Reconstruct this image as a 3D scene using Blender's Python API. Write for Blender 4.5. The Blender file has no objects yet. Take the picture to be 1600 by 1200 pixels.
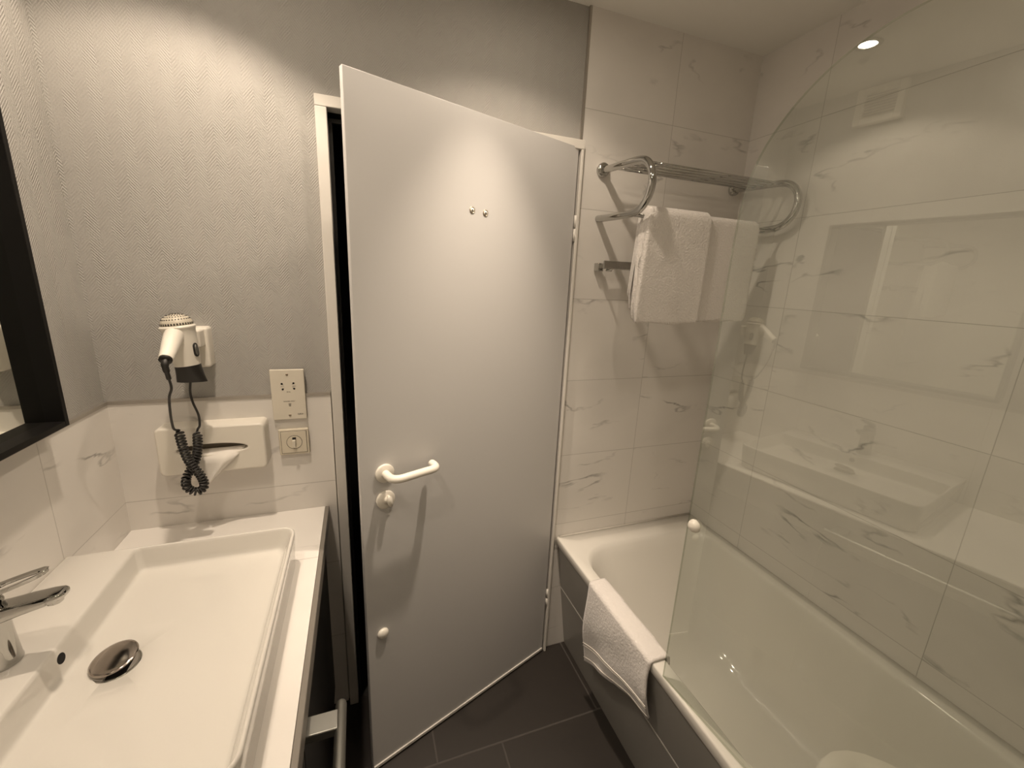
import bpy, bmesh, math, random
from mathutils import Vector, Matrix, noise
random.seed(4)
sc = bpy.context.scene
col = sc.collection
PI = math.pi

# ------------------------------------------------------------ camera
F_PX = 658.5
yaw, pitch, roll = 0.3532, -0.2413, 0.0455
fwd = Vector((math.sin(yaw)*math.cos(pitch), math.cos(yaw)*math.cos(pitch), math.sin(pitch)))
r0 = Vector((math.cos(yaw), -math.sin(yaw), 0)); u0 = r0.cross(fwd)
rt = r0*math.cos(roll) + u0*math.sin(roll); up = -r0*math.sin(roll) + u0*math.cos(roll)
cd = bpy.data.cameras.new('camera'); cam = bpy.data.objects.new('camera', cd); col.objects.link(cam)
cd.sensor_fit = 'HORIZONTAL'; cd.sensor_width = 36; cd.lens = 36*F_PX/1600; cd.clip_start = .02
cam.matrix_world = Matrix(((rt.x, up.x, -fwd.x, .6368), (rt.y, up.y, -fwd.y, -1.3626), (rt.z, up.z, -fwd.z, 1.5564), (0, 0, 0, 1)))
sc.camera = cam

# ------------------------------------------------------------ world, exposure, renderer options
w = bpy.data.worlds.new('world'); sc.world = w; w.use_nodes = True
w.node_tree.nodes['Background'].inputs[0].default_value = (.9, .85, .75, 1)
w.node_tree.nodes['Background'].inputs[1].default_value = .02
sc.view_settings.view_transform = 'Standard'; sc.view_settings.look = 'None'
sc.view_settings.gamma = 1; sc.view_settings.use_curve_mapping = False
sc.view_settings.exposure = 2.3
sc.cycles.max_bounces = 10; sc.cycles.diffuse_bounces = 5; sc.cycles.glossy_bounces = 6
sc.cycles.transparent_max_bounces = 12; sc.cycles.sample_clamp_indirect = 3
sc.cycles.caustics_reflective = True; sc.cycles.caustics_refractive = False; sc.cycles.blur_glossy = .5

# ------------------------------------------------------------ room lamps (ceiling downlights)
ZC = 2.378
LCOL = (1.0, .825, .65)
LIGHTS = [   # x, y, tilt target (x,y,z), flood power, beam power, flood angle, beam angle
    (.376, -.395, (.06, -.395, .9), 7.6, .8, 122, 84),
    (1.060, -.400, (1.00, -.27, 1.2), 2.9, 14.0, 126, 56),
    (.300, -.990, (.27, -.990, .9), 2.4, 1.2, 122, 84),
    (1.060, -1.000, (1.060, -1.000, 0), .6, .5, 122, 84),
]
def spot(name, x, y, tgt, power, angle, blend):
    l = bpy.data.lights.new(name, 'SPOT'); l.energy = power; l.color = LCOL
    l.spot_size = math.radians(angle); l.spot_blend = blend; l.shadow_soft_size = .022
    o = bpy.data.objects.new(name, l); col.objects.link(o); o.location = (x, y, ZC-.006)
    d = Vector(tgt) - o.location
    o.rotation_euler = d.to_track_quat('-Z', 'Y').to_euler()
for (x, y, t, pf, pb, af, ab) in LIGHTS:
    spot('downlight_flood', x, y, t if x < .5 else (x, y, 0), pf, af, .35)
    spot('downlight_beam', x, y, t, pb, ab, 1.0)

# ------------------------------------------------------------ materials
def mat(name, color, rough=.5, metal=0, spec=.5, coat=0, sheen=0, trans=0):
    m = bpy.data.materials.new(name); m.use_nodes = True
    b = m.node_tree.nodes['Principled BSDF']
    b.inputs['Base Color'].default_value = (*color, 1); b.inputs['Roughness'].default_value = rough
    b.inputs['Metallic'].default_value = metal; b.inputs['Specular IOR Level'].default_value = spec
    b.inputs['Coat Weight'].default_value = coat; b.inputs['Sheen Weight'].default_value = sheen
    return m
def nd(m, t, **kw):
    n = m.node_tree.nodes.new(t)
    for k, v in kw.items():
        if k.startswith('i_'): n.inputs[int(k[2:])].default_value = v
        else: setattr(n, k, v)
    return n
def lk(m, a, b): m.node_tree.links.new(a, b)
def mth(m, op, a, b=None, c=None):
    n = nd(m, 'ShaderNodeMath', operation=op)
    for i, v in enumerate((a, b, c)):
        if v is None: continue
        if isinstance(v, (int, float)): n.inputs[i].default_value = v
        else: lk(m, v, n.inputs[i])
    return n.outputs[0]
def bsdf(m): return m.node_tree.nodes['Principled BSDF']
def fine_noise(m, scale, strength, dist=.001, detail=3):
    tc = nd(m, 'ShaderNodeTexCoord'); n = nd(m, 'ShaderNodeTexNoise'); n.inputs['Scale'].default_value = scale
    n.inputs['Detail'].default_value = detail
    lk(m, tc.outputs['Object'], n.inputs['Vector'])
    b = nd(m, 'ShaderNodeBump'); b.inputs['Strength'].default_value = strength; b.inputs['Distance'].default_value = dist
    lk(m, n.outputs['Fac'], b.inputs['Height']); lk(m, b.outputs[0], bsdf(m).inputs['Normal'])
    return n

def tile_material(name, uax, u_off, v_off, tw, th, base, vein, grout, rough, bond=False, vax='Z', vein_amt=1.0, gw=.0018):
    """stone tiles: position u along uax, v along vax in world metres, grout lines, sparse veins"""
    m = mat(name, base, rough); b = bsdf(m)
    g = nd(m, 'ShaderNodeNewGeometry'); s = nd(m, 'ShaderNodeSeparateXYZ'); lk(m, g.outputs['Position'], s.inputs[0])
    U = mth(m, 'SUBTRACT', s.outputs[uax], u_off); V = mth(m, 'SUBTRACT', s.outputs[vax], v_off)
    v = mth(m, 'DIVIDE', V, th); row = mth(m, 'FLOOR', v)
    u = mth(m, 'DIVIDE', U, tw)
    if bond:
        u = mth(m, 'ADD', u, mth(m, 'MULTIPLY', mth(m, 'FLOORED_MODULO', row, 2.0), .37))
    cu = mth(m, 'FLOOR', u)
    fu = mth(m, 'FRACT', u); fv = mth(m, 'FRACT', v)
    du = mth(m, 'MULTIPLY', mth(m, 'MINIMUM', fu, mth(m, 'SUBTRACT', 1.0, fu)), tw)
    dv = mth(m, 'MULTIPLY', mth(m, 'MINIMUM', fv, mth(m, 'SUBTRACT', 1.0, fv)), th)
    d = mth(m, 'MINIMUM', du, dv)
    mr = nd(m, 'ShaderNodeMapRange'); mr.inputs[1].default_value = gw*.35; mr.inputs[2].default_value = gw*.75
    lk(m, d, mr.inputs[0]); tile = mr.outputs[0]           # 0 in grout, 1 on tile
    # veins: distorted noise, thin iso-line, masked; different on every tile
    cx = nd(m, 'ShaderNodeCombineXYZ'); lk(m, mth(m, 'MULTIPLY', cu, 3.71), cx.inputs[0]); lk(m, mth(m, 'MULTIPLY', row, 5.13), cx.inputs[1]); lk(m, mth(m, 'ADD', cu, row), cx.inputs[2])
    pos = nd(m, 'ShaderNodeCombineXYZ'); lk(m, U, pos.inputs[0]); lk(m, mth(m, 'MULTIPLY', V, 1.5), pos.inputs[1])
    va = nd(m, 'ShaderNodeVectorMath', operation='ADD'); lk(m, pos.outputs[0], va.inputs[0]); lk(m, cx.outputs[0], va.inputs[1])
    rot = nd(m, 'ShaderNodeMapping'); rot.inputs['Rotation'].default_value = (0, 0, .55); rot.inputs['Scale'].default_value = (1, 2.1, 1)
    lk(m, va.outputs[0], rot.inputs[0])
    n1 = nd(m, 'ShaderNodeTexNoise'); n1.inputs['Scale'].default_value = 1.7; n1.inputs['Detail'].default_value = 5; n1.inputs['Roughness'].default_value = .5; n1.inputs['Distortion'].default_value = .25
    lk(m, rot.outputs[0], n1.inputs['Vector'])
    a = mth(m, 'ABSOLUTE', mth(m, 'SUBTRACT', n1.outputs['Fac'], .5))
    r1 = nd(m, 'ShaderNodeMapRange'); r1.inputs[1].default_value = .0; r1.inputs[2].default_value = .014; r1.inputs[3].default_value = 1; r1.inputs[4].default_value = 0
    lk(m, a, r1.inputs[0])
    n2 = nd(m, 'ShaderNodeTexNoise'); n2.inputs['Scale'].default_value = 4.5; n2.inputs['Detail'].default_value = 3
    lk(m, va.outputs[0], n2.inputs['Vector'])
    r2 = nd(m, 'ShaderNodeMapRange'); r2.inputs[1].default_value = .52; r2.inputs[2].default_value = .68
    lk(m, n2.outputs['Fac'], r2.inputs[0])
    n3 = nd(m, 'ShaderNodeTexNoise'); n3.inputs['Scale'].default_value = 2.2; n3.inputs['Detail'].default_value = 4
    lk(m, va.outputs[0], n3.inputs['Vector'])
    soft = nd(m, 'ShaderNodeMapRange'); soft.inputs[1].default_value = .5; soft.inputs[2].default_value = .8; soft.inputs[4].default_value = .22
    lk(m, n3.outputs['Fac'], soft.inputs[0])
    vf = mth(m, 'MULTIPLY', mth(m, 'ADD', mth(m, 'MULTIPLY', r1.outputs[0], r2.outputs[0]), soft.outputs[0]), vein_amt)
    vf = mth(m, 'MINIMUM', vf, 1.0)
    mx = nd(m, 'ShaderNodeMix', data_type='RGBA'); mx.inputs[6].default_value = (*base, 1); mx.inputs[7].default_value = (*vein, 1); lk(m, vf, mx.inputs[0])
    mg = nd(m, 'ShaderNodeMix', data_type='RGBA'); mg.inputs[6].default_value = (*grout, 1); lk(m, tile, mg.inputs[0]); lk(m, mx.outputs[2], mg.inputs[7])
    lk(m, mg.outputs[2], b.inputs['Base Color'])
    rr = nd(m, 'ShaderNodeMapRange'); rr.inputs[3].default_value = .75; rr.inputs[4].default_value = rough; lk(m, tile, rr.inputs[0]); lk(m, rr.outputs[0], b.inputs['Roughness'])
    bp = nd(m, 'ShaderNodeBump'); bp.inputs['Strength'].default_value = .3; bp.inputs['Distance'].default_value = .0008
    lk(m, tile, bp.inputs['Height']); lk(m, bp.outputs[0], b.inputs['Normal'])
    return m

MARB, VEIN, GROUT = (.78, .75, .71), (.36, .345, .325), (.50, .475, .44)
M = {}
M['tile_back'] = tile_material('marble_tile_back', 'X', 1.690-.6*5, .002, .6, .3, MARB, VEIN, GROUT, .2)
M['tile_side'] = tile_material('marble_tile_side', 'Y', -.270-.6*5, .002, .6, .3, MARB, VEIN, GROUT, .2)
M['tile_splash'] = tile_material('marble_tile_splash', 'X', .548-.6*5, .002, .6, .3, MARB, VEIN, GROUT, .2)
M['tile_top'] = tile_material('marble_tile_counter', 'X', -.08, -.270-.6*5, 2.0, .6, (.84, .81, .77), (.5, .47, .44), GROUT, .25, vax='Y', vein_amt=.7)
M['floor'] = tile_material('dark_floor_tile', 'X', 1.045-.6*5, -.316-.6*5, .6, .6, (.027, .022, .0185), (.021, .0175, .015), (.060, .052, .046), .45, bond=True, vax='Y', vein_amt=.6, gw=.005)

def wallpaper(name, ax):
    m = mat(name, (.405, .392, .368), .62, spec=.35); b = bsdf(m)
    g = nd(m, 'ShaderNodeNewGeometry'); s = nd(m, 'ShaderNodeSeparateXYZ'); lk(m, g.outputs['Position'], s.inputs[0])
    u = mth(m, 'DIVIDE', s.outputs[ax], .048)
    tri = mth(m, 'ABSOLUTE', mth(m, 'SUBTRACT', mth(m, 'FRACT', u), .5))     # zig-zag across each column
    ph = mth(m, 'ADD', mth(m, 'DIVIDE', s.outputs['Z'], .0078), mth(m, 'MULTIPLY', tri, 7.5))
    wv = mth(m, 'SINE', mth(m, 'MULTIPLY', ph, 2*PI))
    n = nd(m, 'ShaderNodeTexNoise'); n.inputs['Scale'].default_value = 24; n.inputs['Detail'].default_value = 2; lk(m, g.outputs['Position'], n.inputs['Vector'])
    mk = nd(m, 'ShaderNodeMapRange'); mk.inputs[1].default_value = .42; mk.inputs[2].default_value = .62; lk(m, n.outputs['Fac'], mk.inputs[0])
    n2 = nd(m, 'ShaderNodeTexNoise'); n2.inputs['Scale'].default_value = 260; n2.inputs['Detail'].default_value = 2; lk(m, g.outputs['Position'], n2.inputs['Vector'])
    h = mth(m, 'ADD', mth(m, 'MULTIPLY', wv, mth(m, 'ADD', mth(m, 'MULTIPLY', mk.outputs[0], .2), .16)), n2.outputs['Fac'])
    bp = nd(m, 'ShaderNodeBump'); bp.inputs['Strength'].default_value = .9; bp.inputs['Distance'].default_value = .0011
    lk(m, h, bp.inputs['Height']); lk(m, bp.outputs[0], b.inputs['Normal'])
    return m
M['paper_x'] = wallpaper('woven_wallpaper_back', 'X'); M['paper_y'] = wallpaper('woven_wallpaper_side', 'Y')
M['ceiling'] = mat('ceiling_paint', (.82, .80, .75), .8)
M['door'] = mat('door_paint', (.60, .59, .58), .38); fine_noise(M['door'], 160, .08, .0004)
M['frame'] = mat('frame_paint', (.72, .69, .64), .4)
M['seal'] = mat('dark_seal', (.02, .018, .016), .6)
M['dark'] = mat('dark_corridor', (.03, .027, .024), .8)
M['white_plastic'] = mat('white_plastic', (.80, .76, .68), .3)
M['ivory'] = mat('ivory_plastic', (.68, .62, .50), .35)
M['socket'] = mat('socket_plastic', (.70, .65, .55), .35)
M['black_plastic'] = mat('black_plastic', (.018, .016, .014), .4)
M['black_frame'] = mat('black_lacquer', (.005, .0045, .004), .45, spec=.18)
M['cord'] = mat('black_cord', (.022, .020, .018), .45)
M['ink'] = mat('printed_ink', (.12, .10, .08), .6)
M['chrome'] = mat('chrome', (.50, .495, .475), .06, metal=1)
M['satin'] = mat('satin_metal', (.30, .30, .28), .38, metal=1)
M['alu'] = mat('aluminium_edge', (.45, .42, .38), .4, metal=.7)
M['brass'] = mat('screw_metal', (.50, .42, .32), .35, metal=1)
M['ceramic'] = mat('glazed_ceramic', (.66, .635, .59), .07, coat=.3)
M['enamel'] = mat('bath_enamel', (.80, .775, .72), .09, coat=.3)
M['panel'] = mat('bath_panel', (.33, .315, .29), .25)
M['silicone'] = mat('silicone', (.55, .52, .47), .5)
M['cabinet'] = mat('dark_cabinet', (.008, .007, .006), .4, spec=.25)
M['fascia'] = mat('grey_fascia', (.21, .19, .165), .4)
M['grille'] = mat('grille_plastic', (.60, .55, .45), .45)
M['mirror'] = mat('mirror_silver', (.86, .88, .84), .01, metal=1)
M['drain'] = mat('drain_metal', (.50, .45, .41), .13, metal=1)
M['hole'] = mat('black_hole', (.006, .005, .005), .9)
M['slot'] = mat('slot_interior', (.22, .19, .15), .6)
M['tissue'] = mat('tissue_paper', (.86, .82, .76), .85)
M['towel'] = mat('white_terry', (.78, .74, .70), .95, sheen=.4); 
def terry(m, sc_, st, di):
    n = fine_noise(m, sc_, st, di, 4)
terry(M['towel'], 200, 1.0, .0035)
M['mat'] = mat('thick_terry', (.80, .76, .73), .95, sheen=.4); terry(M['mat'], 130, .8, .003)
e = mat('lamp_glow', (1, 1, 1), .5); bsdf(e).inputs['Emission Color'].default_value = (1, .85, .67, 1); bsdf(e).inputs['Emission Strength'].default_value = 45
M['glow'] = e
g = bpy.data.materials.new('clear_glass'); g.use_nodes = True; g.node_tree.nodes.clear()
out = nd(g, 'ShaderNodeOutputMaterial'); tr = nd(g, 'ShaderNodeBsdfTransparent'); tr.inputs[0].default_value = (.87, .90, .86, 1)
tr2 = nd(g, 'ShaderNodeBsdfTransparent'); gl = nd(g, 'ShaderNodeBsdfGlossy'); gl.inputs['Roughness'].default_value = 0; gl.inputs['Color'].default_value = (.97, 1, .95, 1)
fr = nd(g, 'ShaderNodeFresnel'); fr.inputs['IOR'].default_value = 1.7; ge = nd(g, 'ShaderNodeNewGeometry')
f2 = mth(g, 'DIVIDE', mth(g, 'MULTIPLY', fr.outputs[0], 2.0), mth(g, 'ADD', fr.outputs[0], 1.0))   # both faces of the pane
m1 = nd(g, 'ShaderNodeMixShader'); lk(g, f2, m1.inputs[0]); lk(g, tr.outputs[0], m1.inputs[1]); lk(g, gl.outputs[0], m1.inputs[2])
m2 = nd(g, 'ShaderNodeMixShader'); lk(g, ge.outputs['Backfacing'], m2.inputs[0]); lk(g, m1.outputs[0], m2.inputs[1]); lk(g, tr2.outputs[0], m2.inputs[2])
lk(g, m2.outputs[0], out.inputs[0]); M['glass'] = g
ged = bpy.data.materials.new('glass_edge'); ged.use_nodes = True; ged.node_tree.nodes.clear()
o2 = nd(ged, 'ShaderNodeOutputMaterial'); t2 = nd(ged, 'ShaderNodeBsdfTransparent'); t2.inputs[0].default_value = (.76, .78, .72, 1); g2 = nd(ged, 'ShaderNodeBsdfGlossy'); g2.inputs['Roughness'].default_value = .2
x2 = nd(ged, 'ShaderNodeMixShader'); x2.inputs[0].default_value = .12; lk(ged, t2.outputs[0], x2.inputs[1]); lk(ged, g2.outputs[0], x2.inputs[2]); lk(ged, x2.outputs[0], o2.inputs[0])
M['glass_edge'] = ged

# ------------------------------------------------------------ helpers
def link(name, me, parent=None):
    o = bpy.data.objects.new(name, me); col.objects.link(o)
    if parent is not None: o.parent = parent
    return o
def wloc(o):
    v = Vector((0, 0, 0))
    while o is not None: v += o.location; o = o.parent
    return v
def obj(name, bm, m, parent=None, smooth=False, bevel=0, seg=2, sub=0, mats=None, origin=None):
    bmesh.ops.recalc_face_normals(bm, faces=bm.faces[:])
    if parent is not None: off = wloc(parent)
    elif origin is not None: off = Vector(origin)
    else:
        xs = [v.co for v in bm.verts]
        off = Vector(((min(c.x for c in xs)+max(c.x for c in xs))/2, (min(c.y for c in xs)+max(c.y for c in xs))/2, min(c.z for c in xs)))
    bmesh.ops.translate(bm, verts=bm.verts[:], vec=-off)
    me = bpy.data.meshes.new(name); bm.to_mesh(me); bm.free()
    for mm in (mats or [m]): me.materials.append(mm)
    if smooth:
        for p in me.polygons: p.use_smooth = True
    o = link(name, me, parent)
    if parent is None: o.location = off
    if bevel:
        b = o.modifiers.new('bevel', 'BEVEL'); b.width = bevel; b.segments = seg; b.limit_method = 'ANGLE'; b.angle_limit = math.radians(40)
        if not smooth:
            for p in me.polygons: p.use_smooth = True
            me.set_sharp_from_angle(angle=math.radians(50)) if hasattr(me, 'set_sharp_from_angle') else None
            wn = o.modifiers.new('wn', 'WEIGHTED_NORMAL'); wn.keep_sharp = True
    if sub:
        s = o.modifiers.new('sub', 'SUBSURF'); s.levels = sub; s.render_levels = sub
    return o
def tag(o, label, cat, group=None):
    o['label'] = label; o['category'] = cat
    if group: o['group'] = group
    return o
def struct(name, bm, m, label=None, **kw):
    o = obj(name, bm, m, **kw); o['kind'] = 'structure'
    if label: o['label'] = label
    return o
def thing(name, loc, label, cat, group=None):
    o = bpy.data.objects.new(name, None); col.objects.link(o); o.location = loc; o.empty_display_size = .05
    return tag(o, label, cat, group)
def B(*boxes):
    bm = bmesh.new()
    for (x0, y0, z0, x1, y1, z1) in boxes: add_box(bm, x0, y0, z0, x1, y1, z1)
    return bm
def add_box(bm, x0, y0, z0, x1, y1, z1, mtx=None):
    vs = [bm.verts.new(Vector(p)) for p in ((x0,y0,z0),(x1,y0,z0),(x1,y1,z0),(x0,y1,z0),(x0,y0,z1),(x1,y0,z1),(x1,y1,z1),(x0,y1,z1))]
    if mtx:
        for v in vs: v.co = mtx @ v.co
    for f in ((0,3,2,1),(4,5,6,7),(0,1,5,4),(1,2,6,5),(2,3,7,6),(3,0,4,7)): bm.faces.new([vs[i] for i in f])
def rings(bm, rs, cap0=True, cap1=True, closed=True):
    vv = [[bm.verts.new(p) for p in r] for r in rs]
    n = len(rs[0])
    for a, b in zip(vv, vv[1:]):
        for i in range(n if closed else n-1):
            j = (i+1) % n
            bm.faces.new((a[i], a[j], b[j], b[i]))
    if cap0: bm.faces.new(vv[0][::-1])
    if cap1: bm.faces.new(vv[-1])
    return vv
def spline(pts, n=8, closed=False):
    P = [Vector(p) for p in pts]; out = []
    N = len(P)
    for i in range(N if closed else N-1):
        if closed: a, b, c, d = P[(i-1) % N], P[i], P[(i+1) % N], P[(i+2) % N]
        else: a, b, c, d = P[max(i-1, 0)], P[i], P[i+1], P[min(i+2, N-1)]
        for k in range(n):
            t = k/n
            out.append(.5*((2*b) + (c-a)*t + (2*a-5*b+4*c-d)*t*t + (-a+3*b-3*c+d)*t*t*t))
    if not closed: out.append(P[-1])
    return out
def tube(bm, pts, r, n=12, sy=1.0, rend=False):
    """swept round tube; r may be a list; sy squashes the second axis; rend rounds the ends"""
    P = [Vector(p) for p in pts]; R = r if isinstance(r, (list, tuple)) else [r]*len(P)
    R = list(R)
    if rend:
        for end in (0, 1):
            a, b = (P[0], P[1]) if end == 0 else (P[-1], P[-2])
            d = (a-b).normalized(); rr = R[0] if end == 0 else R[-1]
            ext = [(a + d*rr*math.sin(t), rr*math.cos(t)) for t in (.5, .95, 1.3, 1.5)]
            if end == 0: P = [e_[0] for e_ in ext[::-1]] + P; R = [e_[1] for e_ in ext[::-1]] + R
            else: P = P + [e_[0] for e_ in ext]; R = R + [e_[1] for e_ in ext]
    t0 = (P[1]-P[0]).normalized(); nrm = t0.orthogonal().normalized()
    if abs(t0.z) < .9: nrm = (Vector((0, 0, 1)) - t0*t0.z).normalized()
    rs = []
    for i, p in enumerate(P):
        t = (P[min(i+1, len(P)-1)] - P[max(i-1, 0)]).normalized()
        nrm = (nrm - t*nrm.dot(t)).normalized(); bi = t.cross(nrm)
        rs.append([p + R[i]*(math.cos(2*PI*k/n)*nrm*sy + math.sin(2*PI*k/n)*bi) for k in range(n)])
    rings(bm, rs)
def lathe(bm, prof, c, axis=(0, 0, 1), n=32, sx=1, sy=1):
    ring = min(prof[0][0], prof[-1][0]) > .0045 and prof[0][0] > .0045
    if ring: prof = prof + [prof[0]]
    """prof: list of (radius, height along axis)"""
    ax = Vector(axis).normalized(); q = Vector((0, 0, 1)).rotation_difference(ax).to_matrix()
    rs = [[Vector(c) + q @ Vector((max(r, 1e-5)*math.cos(2*PI*k/n)*sx, max(r, 1e-5)*math.sin(2*PI*k/n)*sy, h)) for k in range(n)] for r, h in prof]
    rings(bm, rs, cap0=not ring, cap1=not ring)
    if ring: bmesh.ops.remove_doubles(bm, verts=[v for v in bm.verts][-2*n*len(prof):], dist=1e-7)
def rrect(x0, x1, y0, y1, r, z, n=6):
    """rounded rectangle ring; r = (r at x1y1, x0y1, x0y0, x1y0)"""
    if not isinstance(r, (list, tuple)): r = (r,)*4
    out = []
    for (cx, cy, a0, rr) in ((x1-r[0], y1-r[0], 0, r[0]), (x0+r[1], y1-r[1], PI/2, r[1]), (x0+r[2], y0+r[2], PI, r[2]), (x1-r[3], y0+r[3], 1.5*PI, r[3])):
        for k in range(n+1):
            a = a0 + PI/2*k/n; out.append(Vector((cx+rr*math.cos(a), cy+rr*math.sin(a), z)))
    return out
def text(name, s, size, loc, parent, m, align='CENTER'):
    cu = bpy.data.curves.new(name, 'FONT'); cu.body = s; cu.size = size; cu.align_x = align; cu.align_y = 'CENTER'; cu.extrude = .0002
    to = bpy.data.objects.new('t', cu); col.objects.link(to); bpy.context.view_layer.update()
    me = bpy.data.meshes.new_from_object(to.evaluated_get(bpy.context.evaluated_depsgraph_get()))
    bpy.data.objects.remove(to); me.materials.clear(); me.materials.append(m)
    me.transform(Matrix.Translation(Vector(loc) - wloc(parent)) @ Matrix.Rotation(PI/2, 4, 'X'))
    return link(name, me, parent)

# ============================================================ SETTING
X1, YF = 2.045, -1.80
XT = 1.345                       # where the tiled wall begins, right of the door
FX0, FX1, FZ = .579, 1.333, 1.975  # clear door opening
struct('floor', B((-.15, YF-.15, -.1, X1+.15, 0, 0)), M['floor'])
struct('ceiling', B((-.15, YF-.15, ZC, X1+.15, .12, ZC+.1)), M['ceiling'])
struct('wall_back', B((-.15, .008, 0, FX0-.03, .12, ZC), (FX0-.03, .008, FZ+.02, FX1+.005, .12, ZC), (FX1+.005, .008, 0, X1+.15, .12, ZC)), M['paper_x'])
struct('wall_left', B((-.15, YF-.15, 0, -.008, .12, ZC)), M['paper_y'])
struct('wall_right', B((X1, YF-.15, 0, X1+.15, .12, ZC)), M['tile_side'])
struct('wall_front', B((-.15, YF-.15, 0, X1+.15, YF, ZC)), M['tile_back'])
struct('wall_back_tiled', B((XT, 0, 0, X1, .01, ZC)), M['tile_back'], 'marble tile cladding of the back wall above the bathtub')
struct('wall_back_splashback', B((0, 0, 0, .545, .01, 1.190)), M['tile_splash'], 'marble tile splashback under the hair dryer')
struct('wall_left_splashback', B((-.01, YF, 0, 0, .01, 1.190)), M['tile_side'], 'marble tile splashback below the mirror')
struct('trim_1', B((0, -.0025, 1.189, .545, .012, 1.1975)), M['alu'], 'thin metal strip along the top of the back splashback')
struct('trim_2', B((-.012, YF, 1.189, .0025, 0, 1.1975)), M['alu'], 'thin metal strip along the top of the left splashback')
struct('trim_3', B((XT-.0075, -.001, FZ+.035, XT, .012, ZC)), M['alu'], 'vertical metal edge strip between wallpaper and shower tiles')
# corridor beyond the door
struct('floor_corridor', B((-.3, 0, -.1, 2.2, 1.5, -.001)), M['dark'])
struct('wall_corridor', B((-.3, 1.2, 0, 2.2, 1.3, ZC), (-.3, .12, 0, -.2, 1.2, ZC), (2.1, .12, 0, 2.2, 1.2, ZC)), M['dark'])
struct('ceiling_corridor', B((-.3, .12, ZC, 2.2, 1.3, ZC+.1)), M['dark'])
# door frame
fr_bm = bmesh.new()
PF = -.022
for (a, b_) in ((.550, FX0), (FX1+.001, XT-.001)):
    add_box(fr_bm, a, PF, 0, b_, .02, FZ)
add_box(fr_bm, .550, PF, FZ, XT-.001, .02, 2.003)
frm = struct('trim_4', fr_bm, M['frame'], 'off-white painted metal door frame', bevel=.002)
rv = bmesh.new()
add_box(rv, .535, .02, 0, .575, .13, FZ); add_box(rv, FX1+.003, .02, 0, XT+.02, .13, FZ); add_box(rv, .535, .02, FZ+.003, XT+.02, .13, FZ+.04)
add_box(rv, .575, .026, 0, .589, .034, FZ-.02); add_box(rv, .575, .026, FZ-.022, FX1, .034, FZ-.012)
r_ = obj('door_rebate', rv, M['seal'], parent=frm)

# ------------------------------------------------------------ door
A = .3545; HX, HY = 1.3291, -.0141; WD = .752
ca, sa = math.cos(A), math.sin(A)
def D(s, off, z): return Vector((HX - s*ca + off*sa, HY - s*sa - off*ca, z))   # s from the hinges, off towards the room
def dmat():   # local x = along the door from the free edge to the hinge, y = into the door
    return Matrix(((ca, -sa, 0, HX), (sa, ca, 0, HY), (0, 0, 1, 0), (0, 0, 0, 1)))
DM = dmat()
door = bpy.data.objects.new('door_1', None); col.objects.link(door); door.location = (HX, HY, 0)
door['kind'] = 'structure'; door['label'] = 'grey-white flush bathroom door standing ajar'
bm = bmesh.new(); add_box(bm, -WD, 0, .012, -.002, .016, 1.982, DM); add_box(bm, -WD+.014, .016, .012, -.016, .04, 1.968, DM)
obj('door_leaf', bm, M['door'], door, bevel=.0015)
bm = bmesh.new(); add_box(bm, -WD+.002, -.004, .008, -.004, .012, .019, DM)
obj('bottom_seal', bm, M['frame'], door, bevel=.001)
def lathe_door(bm, prof, s, off, z, **kw): lathe(bm, prof, D(s, off, z), axis=(sa, -ca, 0), **kw)
# lever handle
bm = bmesh.new(); lathe_door(bm, [(.0, 0), (.0265, 0), (.0265, .006), (.0235, .0085), (0, .0085)], .686, 0, 1.029, n=40)
rose = obj('handle_rose', bm, M['white_plastic'], door, smooth=True, bevel=.0008)
bm = bmesh.new()
pts = [D(.686, .006, 1.029), D(.686, .03, 1.029), D(.684, .045, 1.029), D(.676, .055, 1.0295), D(.662, .060, 1.030), D(.64, .060, 1.0305), D(.60, .060, 1.0315), D(.574, .060, 1.032), D(.562, .057, 1.0325), D(.555, .048, 1.0325), D(.553, .036, 1.0325), D(.553, .026, 1.0325)]
tube(bm, spline(pts, 5), .0112, 18, rend=True)
obj('lever_handle', bm, M['white_plastic'], door, smooth=True)
bm = bmesh.new(); lathe_door(bm, [(.0, 0), (.0265, 0), (.0265, .006), (.0235, .0085), (0, .0085)], .686, 0, .950, n=40)
esc = obj('lock_rose', bm, M['white_plastic'], door, smooth=True, bevel=.0008)
bm = bmesh.new(); Mx = Matrix.Translation(D(.680, .0085, .950)) @ Matrix.Rotation(A, 4, 'Z') @ Matrix.Rotation(-.12, 4, 'Y')
lathe(bm, [(0, 0), (.011, 0), (.0105, .005), (0, .005)], D(.682, .008, .950), axis=(sa, -ca, 0))
rings(bm, [[Mx @ Vector((x*.0075*k, -d, z*.0165*(.85+.15*k))) for x, z in [(math.cos(t*PI/8), math.sin(t*PI/8)) for t in range(16)]] for k, d in ((1, .002), (1, .012), (.85, .0155))])
obj('thumb_turn', bm, M['white_plastic'], esc, smooth=True)
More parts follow.
